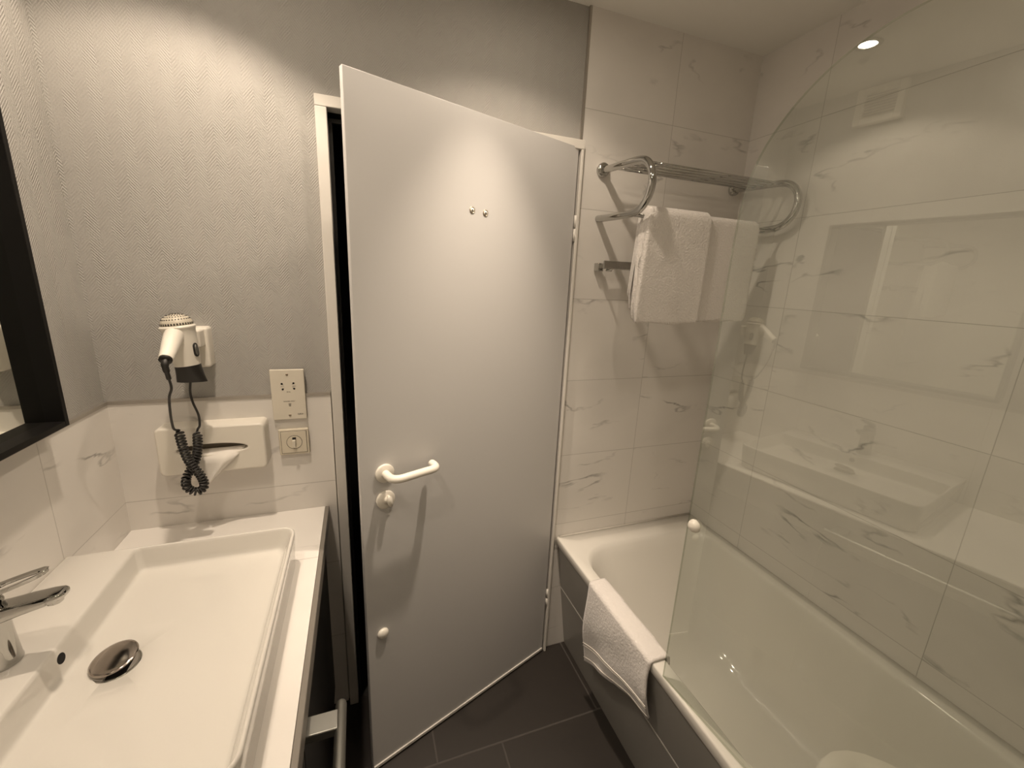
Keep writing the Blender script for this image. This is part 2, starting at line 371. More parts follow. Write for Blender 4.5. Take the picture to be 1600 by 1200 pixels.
# buffer near the floor and two hook screws
bm = bmesh.new(); lathe_door(bm, [(.0172, 0), (.0172, .003), (.0155, .007), (.011, .010), (.004, .0115), (0, .012)], .706, 0, .512, n=28, sx=1)
obj('door_buffer', bm, M['white_plastic'], door, smooth=True)
for s_, z_ in ((.413, 1.738), (.368, 1.736)):
    bm = bmesh.new(); lathe_door(bm, [(.0062, 0), (.0090, 0), (.0090, .0010), (.0076, .0018), (.0062, .0008)], s_, 0, z_, n=24)
    sc_o = obj('screw_ring', bm, M['brass'], door, smooth=True)
    bm = bmesh.new(); lathe_door(bm, [(.0062, 0), (.0062, .0012), (0, .0016)], s_, 0, z_, n=20)
    obj('screw_cap', bm, M['white_plastic'], sc_o, smooth=True)
    bm = bmesh.new(); lathe_door(bm, [(.0021, 0), (.0021, .0024), (0, .0024)], s_, 0, z_, n=12)
    obj('screw_hole', bm, M['hole'], sc_o)
for z_ in (1.735, .27):
    bm = bmesh.new()
    for k in (0, 1): tube(bm, [D(-.004, .002, z_-.042+k*.043), D(-.004, .002, z_-.002+k*.043)], .0052, 12)
    obj('hinge', bm, M['frame'], door, smooth=True)

# ============================================================ VANITY
CX, CZ, VY = .521, .814, -1.30
c = obj('countertop', B((0.0005, VY, .774, CX-.012, -.0005, CZ)), M['tile_top']); tag(c, 'marble-tiled washbasin countertop under the white basin', 'countertop')
o_ = obj('front_fascia', B((CX-.0115, VY, .770, CX, -.0005, CZ+.0005)), M['fascia'], c, bevel=.0015)
cab = thing('vanity_cabinet', (.25, -.65, 0), 'dark vanity cabinet below the countertop', 'cabinet')
obj('cabinet_body', B((.003, VY+.01, .08, .49, -.003, .772)), M['cabinet'], cab, bevel=.002)
obj('apron', B((.485, VY, .69, CX-.016, -.001, .773)), M['fascia'], cab, bevel=.002)
for k in range(2):
    dr = obj('cabinet_door', B((.4905, -.006-.64*k-.636, .085, .502, -.006-.64*k, .686)), M['cabinet'], cab, bevel=.002)
tr_ = thing('towel_rail', (.575, -.9, .755), 'satin metal towel rail fixed to the front of the vanity', 'towel rail')
bm = bmesh.new(); tube(bm, [(.576, -.668, .757), (.576, -1.22, .757)], .0098, 20, rend=True); obj('rail_bar', bm, M['satin'], tr_, smooth=True)
for y in (-.70, -1.17):
    obj('rail_bracket', B((CX-.016, y-.019, .748, .572, y+.019, .766)), M['satin'], tr_, bevel=.002)

# ------------------------------------------------------------ basin
ZB = .914; BY0, BY1 = -.864, -.263; BX = .463
basin = thing('wash_basin', (.23, -.563, CZ), 'white rectangular ceramic basin with a flat tap ledge, on the marble counter', 'basin')
def rb(x0, x1, y0, y1, r, z): return rrect(x0, x1, y0, y1, r, z, 8)
bm = bmesh.new(); R4 = (.036, .004, .004, .036)
def sh(i): return (max(.036-i, .004), max(.004-i, .001), max(.004-i, .001), max(.036-i, .004))
I0 = .128
R = [rb(.012, BX-.012, BY0+.012, BY1-.012, sh(.006), CZ+.0005), rb(.002, BX-.005, BY0+.005, BY1-.005, R4, CZ+.006), rb(.001, BX, BY0, BY1, R4, ZB-.006),
     rb(.001, BX-.0005, BY0+.0005, BY1-.0005, R4, ZB-.002), rb(.003, BX-.003, BY0+.003, BY1-.003, sh(.003), ZB),
     rb(I0-.004, BX-.0055, BY0+.0055, BY1-.0055, (.028, .012, .012, .028), ZB), rb(I0, BX-.0075, BY0+.0075, BY1-.0075, (.027, .011, .011, .027), ZB-.002),
     rb(I0+.001, BX-.010, BY0+.009, BY1-.009, (.026, .011, .011, .026), ZB-.008),
     rb(I0+.006, BX-.022, BY0+.017, BY1-.017, (.025, .012, .012, .025), ZB-.036),
     rb(I0+.008, BX-.025, BY0+.019, BY1-.019, (.026, .013, .013, .026), ZB-.045),
     rb(I0+.0105, BX-.0285, BY0+.022, BY1-.022, (.027, .014, .014, .027), ZB-.0492),
     rb(I0+.016, BX-.034, BY0+.0275, BY1-.0275, (.03, .018, .018, .03), ZB-.0508),
     rb(I0+.035, BX-.06, BY0+.06, BY1-.06, (.03, .02, .02, .03), ZB-.0515)]
rings(bm, R, cap0=True, cap1=False)
# floor of the bowl, joined to a ring round the drain hole
last = [v for v in bm.verts][-len(R[0]):]
dc = Vector((.205, -.562, ZB-.0545)); n_ = len(R[0])
def around(p, rad, z): 
    d = Vector((p.x-dc.x, p.y-dc.y, 0)); d.normalize(); return Vector((dc.x, dc.y, z)) + d*rad
prev = last
pc = [v.co.copy() for v in last]
for f, z in ((.35, ZB-.052), (.7, ZB-.0528), (1, ZB-.054)):
    cur = [bm.verts.new((p*(1-f) + around(p, .034, 0)*f).to_2d().to_3d() + Vector((0, 0, z))) for p in pc]
    for i in range(n_):
        j = (i+1) % n_; bm.faces.new((prev[i], prev[j], cur[j], cur[i]))
    prev = cur
cur = [bm.verts.new(around(p, .031, ZB-.060)) for p in pc]
for i in range(n_):
    j = (i+1) % n_; bm.faces.new((prev[i], prev[j], cur[j], cur[i]))
bm.faces.new(cur)
bo = obj('basin_bowl', bm, M['ceramic'], basin, smooth=True)
bo.data.set_sharp_from_angle(angle=math.radians(70))
bm = bmesh.new(); lathe(bm, [(0, 0), (.0305, 0), (.0305, .002), (0, .002)], (dc.x, dc.y, ZB-.0595), n=32)
dh = obj('drain_hole', bm, M['hole'], basin)
bm = bmesh.new(); lathe(bm, [(.0305, -.003), (.036, 0), (.036, .0012), (.033, .002), (.031, .001)], (dc.x, dc.y, ZB-.0545), n=40)
obj('drain_flange', bm, M['chrome'], dh, smooth=True)
bm = bmesh.new(); lathe(bm, [(0, -.012), (.004, -.012), (.004, -.001), (.032, -.001), (.0345, 0), (.0345, .001), (.031, .0022), (.02, .0038), (.010, .0046), (0, .0049)], (dc.x-.002, dc.y+.003, ZB-.0415), axis=(-.10, -.14, 1), n=48)
obj('drain_plug', bm, M['drain'], basin, smooth=True)
bm = bmesh.new(); lathe(bm, [(.0, 0), (.0098, 0), (.0098, .0006), (0, .0007)], (I0+.0032, -.555, ZB-.023), axis=(1, 0, .19), n=28, sx=.9)
obj('overflow_hole', bm, M['hole'], basin)

# ------------------------------------------------------------ faucet
FXc, FYc = .066, -.566
tap = thing('basin_faucet', (FXc, FYc, ZB), 'chrome single-lever mixer tap with a looped handle, on the basin ledge', 'faucet')
bm = bmesh.new(); lathe(bm, [(0, 0), (.0255, 0), (.0255, .003), (.0245, .006), (.0235, .03), (.0225, .06), (.0222, .088), (.0215, .094), (0, .094)], (FXc, FYc, ZB), n=48)
obj('faucet_body', bm, M['chrome'], tap, smooth=True, bevel=.0008)
bm = bmesh.new()
rs = []
for (x, z, w_, h) in ((FXc-.024, 1.002, .018, .012), (FXc-.01, 1.005, .0215, .014), (FXc+.02, 1.009, .0215, .012), (FXc+.05, 1.0165, .0205, .0095), (FXc+.078, 1.022, .019, .0075), (FXc+.093, 1.025, .0155, .006), (FXc+.100, 1.0262, .009, .0045)):
    ring = []
    for k in range(20):
        a = 2*PI*k/20; cc, ss = math.cos(a), math.sin(a)
        ring.append(Vector((x, FYc + w_*math.copysign(abs(cc)**.45, cc), z + h*math.copysign(abs(ss)**.5, ss))))
    rs.append(ring)
rings(bm, rs); obj('spout', bm, M['chrome'], tap, smooth=True)
bm = bmesh.new(); lathe(bm, [(0, 0), (.0105, 0), (.011, .003), (.011, .012), (0, .012)], (FXc+.083, FYc, 1.011), n=24); obj('aerator', bm, M['chrome'], tap, smooth=True, bevel=.0006)
# looped lever above: flat ring handle
bm = bmesh.new()
lp = []
for (x, yy) in ((.0, .019), (.03, .0185), (.06, .0165), (.082, .0125), (.092, .006), (.0945, 0), (.092, -.006), (.082, -.0125), (.06, -.0165), (.03, -.0185), (0, -.019), (-.016, -.014), (-.022, 0), (-.016, .014)):
    lp.append((x, yy))
ip = []
for (x, yy) in ((.028, .0105), (.042, .0105), (.058, .0095), (.074, .007), (.081, .0035), (.083, 0), (.081, -.0035), (.074, -.007), (.058, -.0095), (.042, -.0105), (.028, -.0105), (.021, -.006), (.019, 0), (.021, .006)):
    ip.append((x, yy))
def lz(x): return 1.040 + x*.31
rr_ = [[Vector((FXc+x*.9, FYc+y, lz(x)+h)) for x, y in q] for q, h in ((ip, 0), (lp, -.001), (lp, .006), (ip, .005))]
rings(bm, rr_+[rr_[0]], cap0=False, cap1=False); bmesh.ops.remove_doubles(bm, verts=bm.verts[:], dist=1e-6)
obj('lever', bm, M['chrome'], tap, bevel=.001)
bm = bmesh.new(); lathe(bm, [(0, 0), (.020, 0), (.021, .004), (.021, .016), (.018, .022), (0, .0235)], (FXc, FYc, 1.012), n=40); obj('lever_cap', bm, M['chrome'], tap, smooth=True)

# ============================================================ MIRROR
mir = thing('wall_mirror', (.02, -.565, 1.22), 'wall mirror in a deep black box frame above the basin', 'mirror')
MY0, MY1, MZ0, MZ1, MD = -.885, -.252, 1.217, 1.848, .050
t_ = .012
bm = B((-.006, MY1-t_, MZ0, MD, MY1, MZ1), (-.006, MY0, MZ0, MD, MY0+t_, MZ1), (-.006, MY0+t_, MZ0, MD, MY1-t_, MZ0+t_), (-.006, MY0+t_, MZ1-t_, MD, MY1-t_, MZ1))
obj('mirror_frame', bm, M['black_frame'], mir, bevel=.0008)
obj('mirror_glass', B((-.004, MY0+t_-.001, MZ0+t_-.001, .018, MY1-t_+.001, MZ1-t_+.001)), M['mirror'], mir)

# ============================================================ VENT GRILLE
vt = thing('vent_grille', (.01, -.322, 2.25), 'white square ventilation grille high on the wall above the mirror', 'vent')
v0, v1, vz0, vz1 = -.402, -.242, 2.235, 2.368
obj('vent_frame', B((-.008, v0, vz0, .024, v0+.024, vz1), (-.008, v1-.024, vz0, .024, v1, vz1), (-.008, v0+.024, vz0, .024, v1-.024, vz0+.024), (-.008, v0+.024, vz1-.02, .024, v1-.024, vz1)), M['white_plastic'], vt, bevel=.003)
obj('vent_back', B((-.008, v0+.024, vz0+.024, -.002, v1-.024, vz1-.02)), M['black_plastic'], vt)
bm = bmesh.new()
for k in range(8):
    z = vz0+.03+k*.0105; mm = Matrix.Translation((.006, 0, z)) @ Matrix.Rotation(.7, 4, 'Y')
    add_box(bm, -.007, v0+.0245, -.0011, .007, v1-.0245, .0011, mm)
obj('vent_louvres', bm, M['grille'], vt)

# ============================================================ SOCKET AND SWITCH
so = thing('shaver_socket', (.432, -.005, 1.121), 'white shaver socket plate with two-pin holes, above the key switch', 'socket')
sx0, sx1, sz0, sz1 = .387, .4765, 1.1215, 1.2735
obj('socket_plate', B((sx0, -.011, sz0, sx1, .0, sz1)), M['socket'], so, bevel=.0015)
def sp(u, v): return sx0+(sx1-sx0)*u, sz1-(sz1-sz0)*v
for u, v in ((.5, .095), (.5, .915)):
    x, z = sp(u, v); bm = bmesh.new(); lathe(bm, [(0, 0), (.0036, 0), (.0032, .0014), (0, .0018)], (x, -.0108, z), axis=(0, -1, 0), n=20)
    scw = obj('screw', bm, M['brass'], so, smooth=True)
    obj('screw_slot', B((x-.0028, -.0131, z-.0005, x+.0028, -.0122, z+.0005)), M['hole'], scw)
for u, v, dx in ((.33, .275, 1), (.345, .385, 1), (.675, .27, -1), (.685, .38, -1)):
    x, z = sp(u, v); up_ = 1 if v < .33 else -1
    bm = bmesh.new(); lathe(bm, [(0, 0), (.0029, 0), (.0029, .0006), (0, .0006)], (x, -.0108, z), axis=(0, -1, 0), n=20)
    vs = [bm.verts.new(p) for p in ((x-dx*.002, -.0113, z+up_*.0005), (x+dx*.0054, -.0113, z-up_*.0034), (x+dx*.001, -.0113, z-up_*.003))]; bm.faces.new(vs)
    obj('pin_hole', bm, M['hole'], so)
for s_, u, v, sz_ in (('115 V', .335, .33, .0042), ('230 V', .69, .33, .0042), ('50 Hz', .51, .44, .0042), ('SHAVERS ONLY', .51, .63, .0044), ('GIRA', .815, .9, .0068)):
    x, z = sp(u, v); text('printed_text', s_, sz_, (x, -.0113, z), so, M['ink'])
x, z = sp(.52, .70)
obj('shaver_symbol', B((x-.0035, -.0115, z+.0022, x+.0035, -.0108, z+.0036), (x-.0028, -.0115, z-.004, x-.0021, -.0108, z+.0018), (x+.0021, -.0115, z-.004, x+.0028, -.0108, z+.0018), (x-.001, -.0115, z-.003, x+.001, -.0108, z+.001), (x-.0028, -.0115, z-.0047, x+.0028, -.0108, z-.004)), M['ink'], so)
ks = thing('key_switch', (.4365, -.006, 1.008), 'square ivory switch with a round dial and small lever, under the shaver socket', 'switch')
kx0, kx1, kz0, kz1 = .3955, .4775, 1.0085, 1.0895
obj('switch_frame', B((kx0, -.012, kz0, kx1, 0, kz1)), M['ivory'], ks, bevel=.002)
bm = bmesh.new(); i_ = .0055
for (a, b1, c1, d1) in ((kx0+i_, kz0+i_, kx1-i_, kz0+i_+.0011), (kx0+i_, kz1-i_-.0011, kx1-i_, kz1-i_), (kx0+i_, kz0+i_, kx0+i_+.0011, kz1-i_), (kx1-i_-.0011, kz0+i_, kx1-i_, kz1-i_)):
    add_box(bm, a, -.0127, b1, c1, -.0118, d1)
obj('inset_line', bm, M['ink'], ks)
obj('switch_plate', B((kx0+i_+.0012, -.0140, kz0+i_+.0012, kx1-i_-.0012, -.0115, kz1-i_-.0012)), M['ivory'], ks, bevel=.0006)
kc = ((kx0+kx1)/2+.001, (kz0+kz1)/2)
bm = bmesh.new(); lathe(bm, [(.0205, 0), (.0217, 0), (.0217, .0007), (.0205, .0007)], (kc[0], -.0139, kc[1]), axis=(0, -1, 0), n=48); obj('dial_ring', bm, M['ink'], ks)
bm = bmesh.new(); lathe(bm, [(0, 0), (.0203, 0), (.0203, .001), (0, .001)], (kc[0], -.0139, kc[1]), axis=(0, -1, 0), n=48); dl = obj('dial', bm, M['ivory'], ks)
obj('toggle_lever', B((kc[0]-.005, -.025, kc[1]-.015, kc[0]+.004, -.0149, kc[1]+.009)), M['socket'], dl, bevel=.002)
obj('toggle_mark', B((kc[0]-.0048, -.0165, kc[1]+.0092, kc[0]+.0048, -.0145, kc[1]+.0155)), M['hole'], dl)

# ============================================================ TISSUE BOX
tb = thing('tissue_dispenser', (.237, 0, .99), 'white wall-mounted tissue box behind the dryer cord', 'tissue box')
def ybox(x0, x1, z0, z1, y_back, y_front, r, inset=.003):
    bm = bmesh.new(); N = []
    for y, i in ((y_back, 0), (y_front+.0055, 0), (y_front+.0018, .0015), (y_front, .0045), (y_front, .0060)):
        N.append([Vector((p.x, y, p.y)) for p in rrect(x0+i, x1-i, z0+i, z1-i, max(r-i, .002), 0, 5)])
    return bm, N
bm, N = ybox(.112, .370, .995, 1.131, .004, -.060, .012)
def resample(ring, n=96):
    L = [0]
    for a, b in zip(ring, ring[1:]+ring[:1]): L.append(L[-1]+(b-a).length)
    out = []; i = 0
    for k in range(n):
        s = L[-1]*k/n
        while L[i+1] < s: i += 1
        out.append(ring[i].lerp(ring[(i+1) % len(ring)], (s-L[i])/max(L[i+1]-L[i], 1e-9)))
    return out
N = [resample(r) for r in N]
rings(bm, N, cap0=True, cap1=False)
front = [v for v in bm.verts][-len(N[0]):]
scx, scz, sa_, sb_ = .240, 1.064, .085, .0165
def slotp(p, k, y): 
    a = math.atan2((p.z-scz)/.068, (p.x-scx)/.129)
    return Vector((scx+sa_*k*math.cos(a), y, scz+sb_*k*math.sin(a)))
pp = [v.co.copy() for v in front]; prev = front
for k, y in ((1.10, -.0600), (1.07, -.0600), (1.0, -.0585), (.97, -.050), (.97, -.03)):
    cur = [bm.verts.new(slotp(p, k, y)) for p in pp]
    for i in range(len(cur)):
        j = (i+1) % len(cur); bm.faces.new((prev[i], prev[j], cur[j], cur[i]))
    prev = cur
tbx = obj('tissue_box_case', bm, M['white_plastic'], tb, smooth=True); tbx.data.set_sharp_from_angle(angle=math.radians(45))
bm = bmesh.new(); add_box(bm, .150, -.032, 1.044, .330, -.028, 1.084); obj('slot_back', bm, M['slot'], tb)
# tissue
bm = bmesh.new(); nx, nz = 18, 10; G = []
for j in range(nz+1):
    v = j/nz; row = []
    for i in range(nx+1):
        u = i/nx
        x0 = .160 + .055*v**1.1; x1 = .320 - .094*v**1.0
        x = x0 + (x1-x0)*u; z = 1.0585 - .0915*v - .012*(1-abs(2*u-1))*(1-v)*0 + .006*(1-v)*(u)
        y = -.044 - .026*min(1, v*4) - .006*math.sin(u*9+1)*(.3+v*.7) - .004*math.sin(u*17)*v
        row.append(bm.verts.new((x, y, z)))
    G.append(row)
for j in range(nz):
    for i in range(nx): bm.faces.new((G[j][i], G[j][i+1], G[j+1][i+1], G[j+1][i]))
ti = obj('paper_tissue', bm, M['tissue'], smooth=True); s_ = ti.modifiers.new('s', 'SOLIDIFY'); s_.thickness = .0008
tag(ti, 'white paper tissue hanging from the slot of the wall tissue box', 'tissue')

# ============================================================ HAIR DRYER
ho = thing('hair_dryer_holder', (.233, 0, 1.29), 'white plastic wall bracket behind the hair dryer', 'bracket')
bm, N = ybox(.202, .254, 1.290, 1.398, .012, -.030, .008); rings(bm, N); hb = obj('bracket_base', bm, M['white_plastic'], ho, smooth=True); hb.data.set_sharp_from_angle(angle=math.radians(45))
obj('bracket_arm', B((.203, -.066, 1.350, .247, -.025, 1.394)), M['white_plastic'], ho, bevel=.004, seg=3)
hd = thing('hair_dryer', (.216, -.1, 1.26), 'white hair dryer with a black nozzle and coiled black cord on the wall', 'hair dryer')
TC, BC = Vector((.2135, -.100, 1.408)), Vector((.2235, -.100, 1.313))
ax = (BC-TC).normalized()
bm = bmesh.new()
lathe(bm, [(0, -.004), (.034, -.004), (.0372, -.0015), (.038, .001), (.0365, .004), (.0345, .010), (.0335, .03), (.0315, .06), (.0285, .088), (.0275, .097), (0, .097)], TC, axis=ax, n=48)
body = obj('dryer_body', bm, M['white_plastic'], hd, smooth=True); body.data.set_sharp_from_angle(angle=math.radians(50))
bm = bmesh.new(); lathe(bm, [(0, 0), (.0335, 0), (.0335, .006), (.031, .013), (.025, .021), (.016, .0265), (.006, .0285), (0, .0288)], TC-ax*.003, axis=-ax, n=48)
gr = obj('intake_grille', bm, M['grille'], hd, smooth=True)
bm = bmesh.new(); qz = Vector((0, 0, 1)).rotation_difference(-ax).to_matrix()
for k in range(36):
    a = 2*PI*k/36; e_ = qz @ Vector((math.cos(a), math.sin(a), 0)); tn = qz @ Vector((-math.sin(a), math.cos(a), 0))
    c0 = TC - ax*.0055 + e_*.0337; c1 = TC - ax*.0105 + e_*.0329
    vs = [bm.verts.new(p) for p in (c0-tn*.0014+e_*.0006, c0+tn*.0014+e_*.0006, c1+tn*.0014+e_*.0010, c1-tn*.0014+e_*.0010)]; bm.faces.new(vs)
for rr, hh, nn in ((.029, .0165, 30), (.0235, .0222, 26), (.0175, .0262, 20), (.011, .0283, 12), (.005, .0292, 6)):
    for k in range(nn):
        a = 2*PI*k/nn; lathe(bm, [(0, -.0006), (.0014, -.0006), (.0014, .0006), (0, .0007)], TC-ax*(.003+hh)+(qz @ Vector((math.cos(a), math.sin(a), 0)))*rr, axis=-ax*.8+(qz @ Vector((math.cos(a), math.sin(a), 0)))*(rr*22), n=6)
obj('grille_holes', bm, M['black_plastic'], gr)
bm = bmesh.new(); rs = []
for t, w_, d_ in ((0, .0278, .0272), (.012, .0285, .024), (.03, .0305, .018), (.046, .0335, .012)):
    cc = BC + ax*(t-.0005)
    rs.append([cc + Vector((w_*math.cos(2*PI*k/32), d_*math.sin(2*PI*k/32), 0)) for k in range(32)])
rings(bm, rs); nz_ = obj('nozzle', bm, M['black_plastic'], hd, smooth=True); nz_.data.set_sharp_from_angle(angle=math.radians(50))
# handle towards the room
HA, HB = Vector((.2135, -.118, 1.398)), Vector((.2150, -.198, 1.345))
hax = (HB-HA).normalized(); bm = bmesh.new()
tube(bm, [HA-hax*.01, HA, HA+hax*.02, HA+hax*.045, HA+hax*.07, HB], [.0165, .0195, .020, .0185, .016, .0142], 24)
han = obj('handle', bm, M['white_plastic'], hd, smooth=True); han.data.set_sharp_from_angle(angle=math.radians(50))
bm = bmesh.new(); lathe(bm, [(0, 0), (.0125, 0), (.0128, .002), (.0128, .009), (0, .009)], HB-hax*.004, axis=hax, n=28); obj('handle_collar', bm, M['black_plastic'], han, smooth=True)
bm = bmesh.new(); tube(bm, spline([HB+hax*.003, HB+hax*.012+Vector((0, 0, -.006)), Vector((.2155, -.205, 1.318)), Vector((.2160, -.200, 1.298))], 5), [.0078]*6+[.0068]*5+[.005]*5, 14); obj('strain_relief', bm, M['black_plastic'], han, smooth=True)
for sgn in (1, -1):
    bm = bmesh.new(); cc = TC + ax*.056; a = math.radians(-22) if sgn > 0 else math.radians(202)
    e_ = Vector((math.cos(a), math.sin(a), 0)); tn = Vector((-math.sin(a), math.cos(a), 0))
    pts = []
    def vent_ring(wd, hl, off): return [cc + e_*(.0325+off-.0035*(s2*.5+.5)*0) + tn*(wd*math.cos(t)) - ax*(hl*math.copysign(abs(math.sin(t))**.5, math.sin(t))) - e_*(-math.sin(t)*hl*.06) for t, s2 in [(2*PI*k/20, 0) for k in range(20)]]
    rings(bm, [vent_ring(.0075, .0175, -.010), vent_ring(.0075, .0175, .0005), vent_ring(.0068, .017, .0012)])
    vv_ = obj('side_vent', bm, M['black_plastic'], body, smooth=True)
    bm = bmesh.new(); rings(bm, [vent_ring(.0042, .0135, 0), vent_ring(.0042, .0135, .0018)]); obj('vent_insert', bm, M['satin'], vv_, smooth=True)
# cord
def helix(path, rad, turns, n):
    P = spline(path, 14); L = [0]
    for a, b in zip(P, P[1:]): L.append(L[-1]+(b-a).length)
    out = []
    yv = Vector((0, 1, 0)); tot = L[-1]; i = 0
    for k in range(n+1):
        s = tot*k/n
        while i < len(L)-2 and L[i+1] < s: i += 1
        f = (s-L[i])/max(L[i+1]-L[i], 1e-9); p = P[i].lerp(P[i+1], f); t = (P[min(i+2, len(P)-1)]-P[max(i-1, 0)]).normalized()
        bi = t.cross(yv).normalized(); nn = bi.cross(t); a = 2*PI*turns*k/n
        e_ = min(1, k/n*40, (n-k)/n*40)
        out.append(p + rad*e_*(math.cos(a)*bi + math.sin(a)*nn))
    return out
s1 = [Vector((.2160, -.200, 1.299)), Vector((.2165, -.196, 1.275)), Vector((0.2054, -0.1850, 1.2486)), Vector((0.1936, -0.1600, 1.1999)), Vector((0.1855, -0.1350, 1.1585)), Vector((0.1870, -0.1250, 1.1480))]
h1 = [Vector((0.1906, -0.1200, 1.1459)), Vector((0.1932, -0.1180, 1.1045)), Vector((0.1991, -0.1160, 1.0655)), Vector((0.2086, -0.1120, 1.0352)), Vector((0.2213, -0.1080, 1.0058)), Vector((0.2233, -0.1060, 0.9762)), Vector((0.2058, -0.1060, 0.9633)), Vector((0.1858, -0.1060, 0.9774)), Vector((0.1864, -0.1070, 1.0041)), Vector((0.1965, -0.0940, 1.0266)), Vector((0.2087, -0.0920, 1.0504)), Vector((0.2171, -0.0920, 1.0865)), Vector((0.2206, -0.0920, 1.1298))]
s2 = [Vector((0.2228, -0.0920, 1.1368)), Vector((0.2276, -0.0900, 1.1465)), Vector((0.2273, -0.0880, 1.1745)), Vector((0.2180, -0.0860, 1.2097)), Vector((0.2167, -0.0880, 1.2415)), Vector((.2265, -.095, 1.285))]
hx = helix(h1, .0088, 46, 46*14)
bm = bmesh.new(); tube(bm, spline(s1, 8) + hx + spline(s2, 8), .0029, 8)
obj('coiled_cord', bm, M['cord'], hd, smooth=True)

# ============================================================ TOWEL RACK
rk = thing('towel_rack', (1.71, -.01, 1.76), 'chrome towel rack with looped ends and shelf bars, on the tiled wall', 'towel rack')
def hoop(x): return [(x, 0, 1.928), (x, -.05, 1.924), (x, -.13, 1.919), (x, -.205, 1.914), (x, -.243, 1.904), (x, -.270, 1.880), (x, -.281, 1.845), (x, -.272, 1.808), (x, -.245, 1.780), (x, -.205, 1.769), (x, -.13, 1.769), (x, -.05, 1.772), (x, 0.0005, 1.775)]
for x in (1.427, 2.0):
    bm = bmesh.new(); tube(bm, spline(hoop(x), 5), .0112, 18); obj('side_hoop', bm, M['chrome'], rk, smooth=True)
    bm = bmesh.new(); lathe(bm, [(0, 0), (.0215, 0), (.0225, .003), (.0225, .012), (.019, .017), (.012, .0185), (0, .0185)], (x, .0, 1.928), axis=(0, -1, 0), n=32); obj('wall_flange', bm, M['chrome'], rk, smooth=True)
for y, z in ((-.070, 1.921), (-.105, 1.919), (-.140, 1.917), (-.175, 1.9155), (-.208, 1.913)):
    bm = bmesh.new(); tube(bm, [(1.427, y, z), (2.0, y, z)], .0042, 12); obj('shelf_bar', bm, M['chrome'], rk, smooth=True)
bm = bmesh.new(); tube(bm, [(1.427, -.215, 1.762), (2.0, -.215, 1.762)], .0058, 14); obj('hanging_bar', bm, M['chrome'], rk, smooth=True)
lr = thing('wall_rail', (1.71, -.04, 1.61), 'low chrome rail on the tiled wall, below the towel rack behind the towel', 'towel rail')
for x in (1.437, 1.985):
    obj('rail_mount', B((x-.009, -.030, 1.600, x+.012, 0.0, 1.628)), M['chrome'], lr, bevel=.002)
obj('flat_rail', B((1.437, -.052, 1.608, 1.985, -.044, 1.636)), M['chrome'], lr, bevel=.003)
bm = bmesh.new(); tube(bm, [(1.452, -.048, 1.604), (1.452, -.075, 1.604)], .0045, 12, rend=True); obj('rail_peg', bm, M['chrome'], lr, smooth=True)
obj('rail_arm', B((1.437, -.05, 1.610, 1.455, -.02, 1.626)), M['chrome'], lr, bevel=.002)

# big towel: folded in layers over the hanging bar
def drape(bm, x0, x1, by, bz, rad, zf, zb_, th, seed, yoff=0, nx=26):
    """closed thick strip over a bar: profile in y-z swept along x"""
    prof = []
    for z in [zb_ + (bz-zb_)*k/12 for k in range(13)]: prof.append((by+rad, z))
    for k in range(1, 8):
        a = PI*k/8; prof.append((by+rad*math.cos(a), bz+rad*math.sin(a)))
    for z in [bz + (zf-bz)*k/14 for k in range(15)]: prof.append((by-rad, z))
    P = [Vector((0, y, z)) for y, z in prof]
    outer, inner = [], []
    for i, p in enumerate(P):
        t = (P[min(i+1, len(P)-1)]-P[max(i-1, 0)]).normalized(); nn = Vector((0, t.z, -t.y))
        outer.append(p - nn*th/2); inner.append(p + nn*th/2)
    e0 = [P[-1] + Vector((0, th/2*math.cos(a)*s_, -th/2*math.sin(a))) for s_ in (1,) for a in (.7, PI/2, PI-.7)]
    loop = outer + e0[::1] + inner[::-1]
    if (outer[-1]-e0[0]).length > (outer[-1]-e0[-1]).length: loop = outer + e0[::-1] + inner[::-1]
    rs = []
    for i in range(nx+1):
        x = x0+(x1-x0)*i/nx; r = []
        edge = min(1, min(i, nx-i)/1.5)
        for p in loop:
            k = max(0, (bz-p.z)/.33)
            nv = noise.noise(Vector((x*9+seed, p.z*4, seed)))
            r.append(Vector((x + .004*noise.noise(Vector((p.z*14, seed, 1)))*(1 if i in (0, nx) else 0) - .020*k*(1-i/nx)*.8, p.y + yoff + .005*nv*k + .0015*(noise.noise(Vector((x*30, p.z*24, seed)))), p.z + .0025*noise.noise(Vector((x*11, seed, 0)))*k*2)))
        rs.append(r)
    rings(bm, rs)
bm = bmesh.new()
drape(bm, 1.452, 1.915, -.215, 1.760, .0115, 1.452, 1.478, .007, 1)
drape(bm, 1.454, 1.912, -.216, 1.760, .0195, 1.455, 1.50, .007, 9)
drape(bm, 1.456, 1.695, -.217, 1.760, .0285, 1.447, 1.52, .009, 5)
tw = obj('bath_towel', bm, M['towel'], smooth=True, sub=1)
tag(tw, 'folded white bath towel hanging over the chrome rack', 'towel')

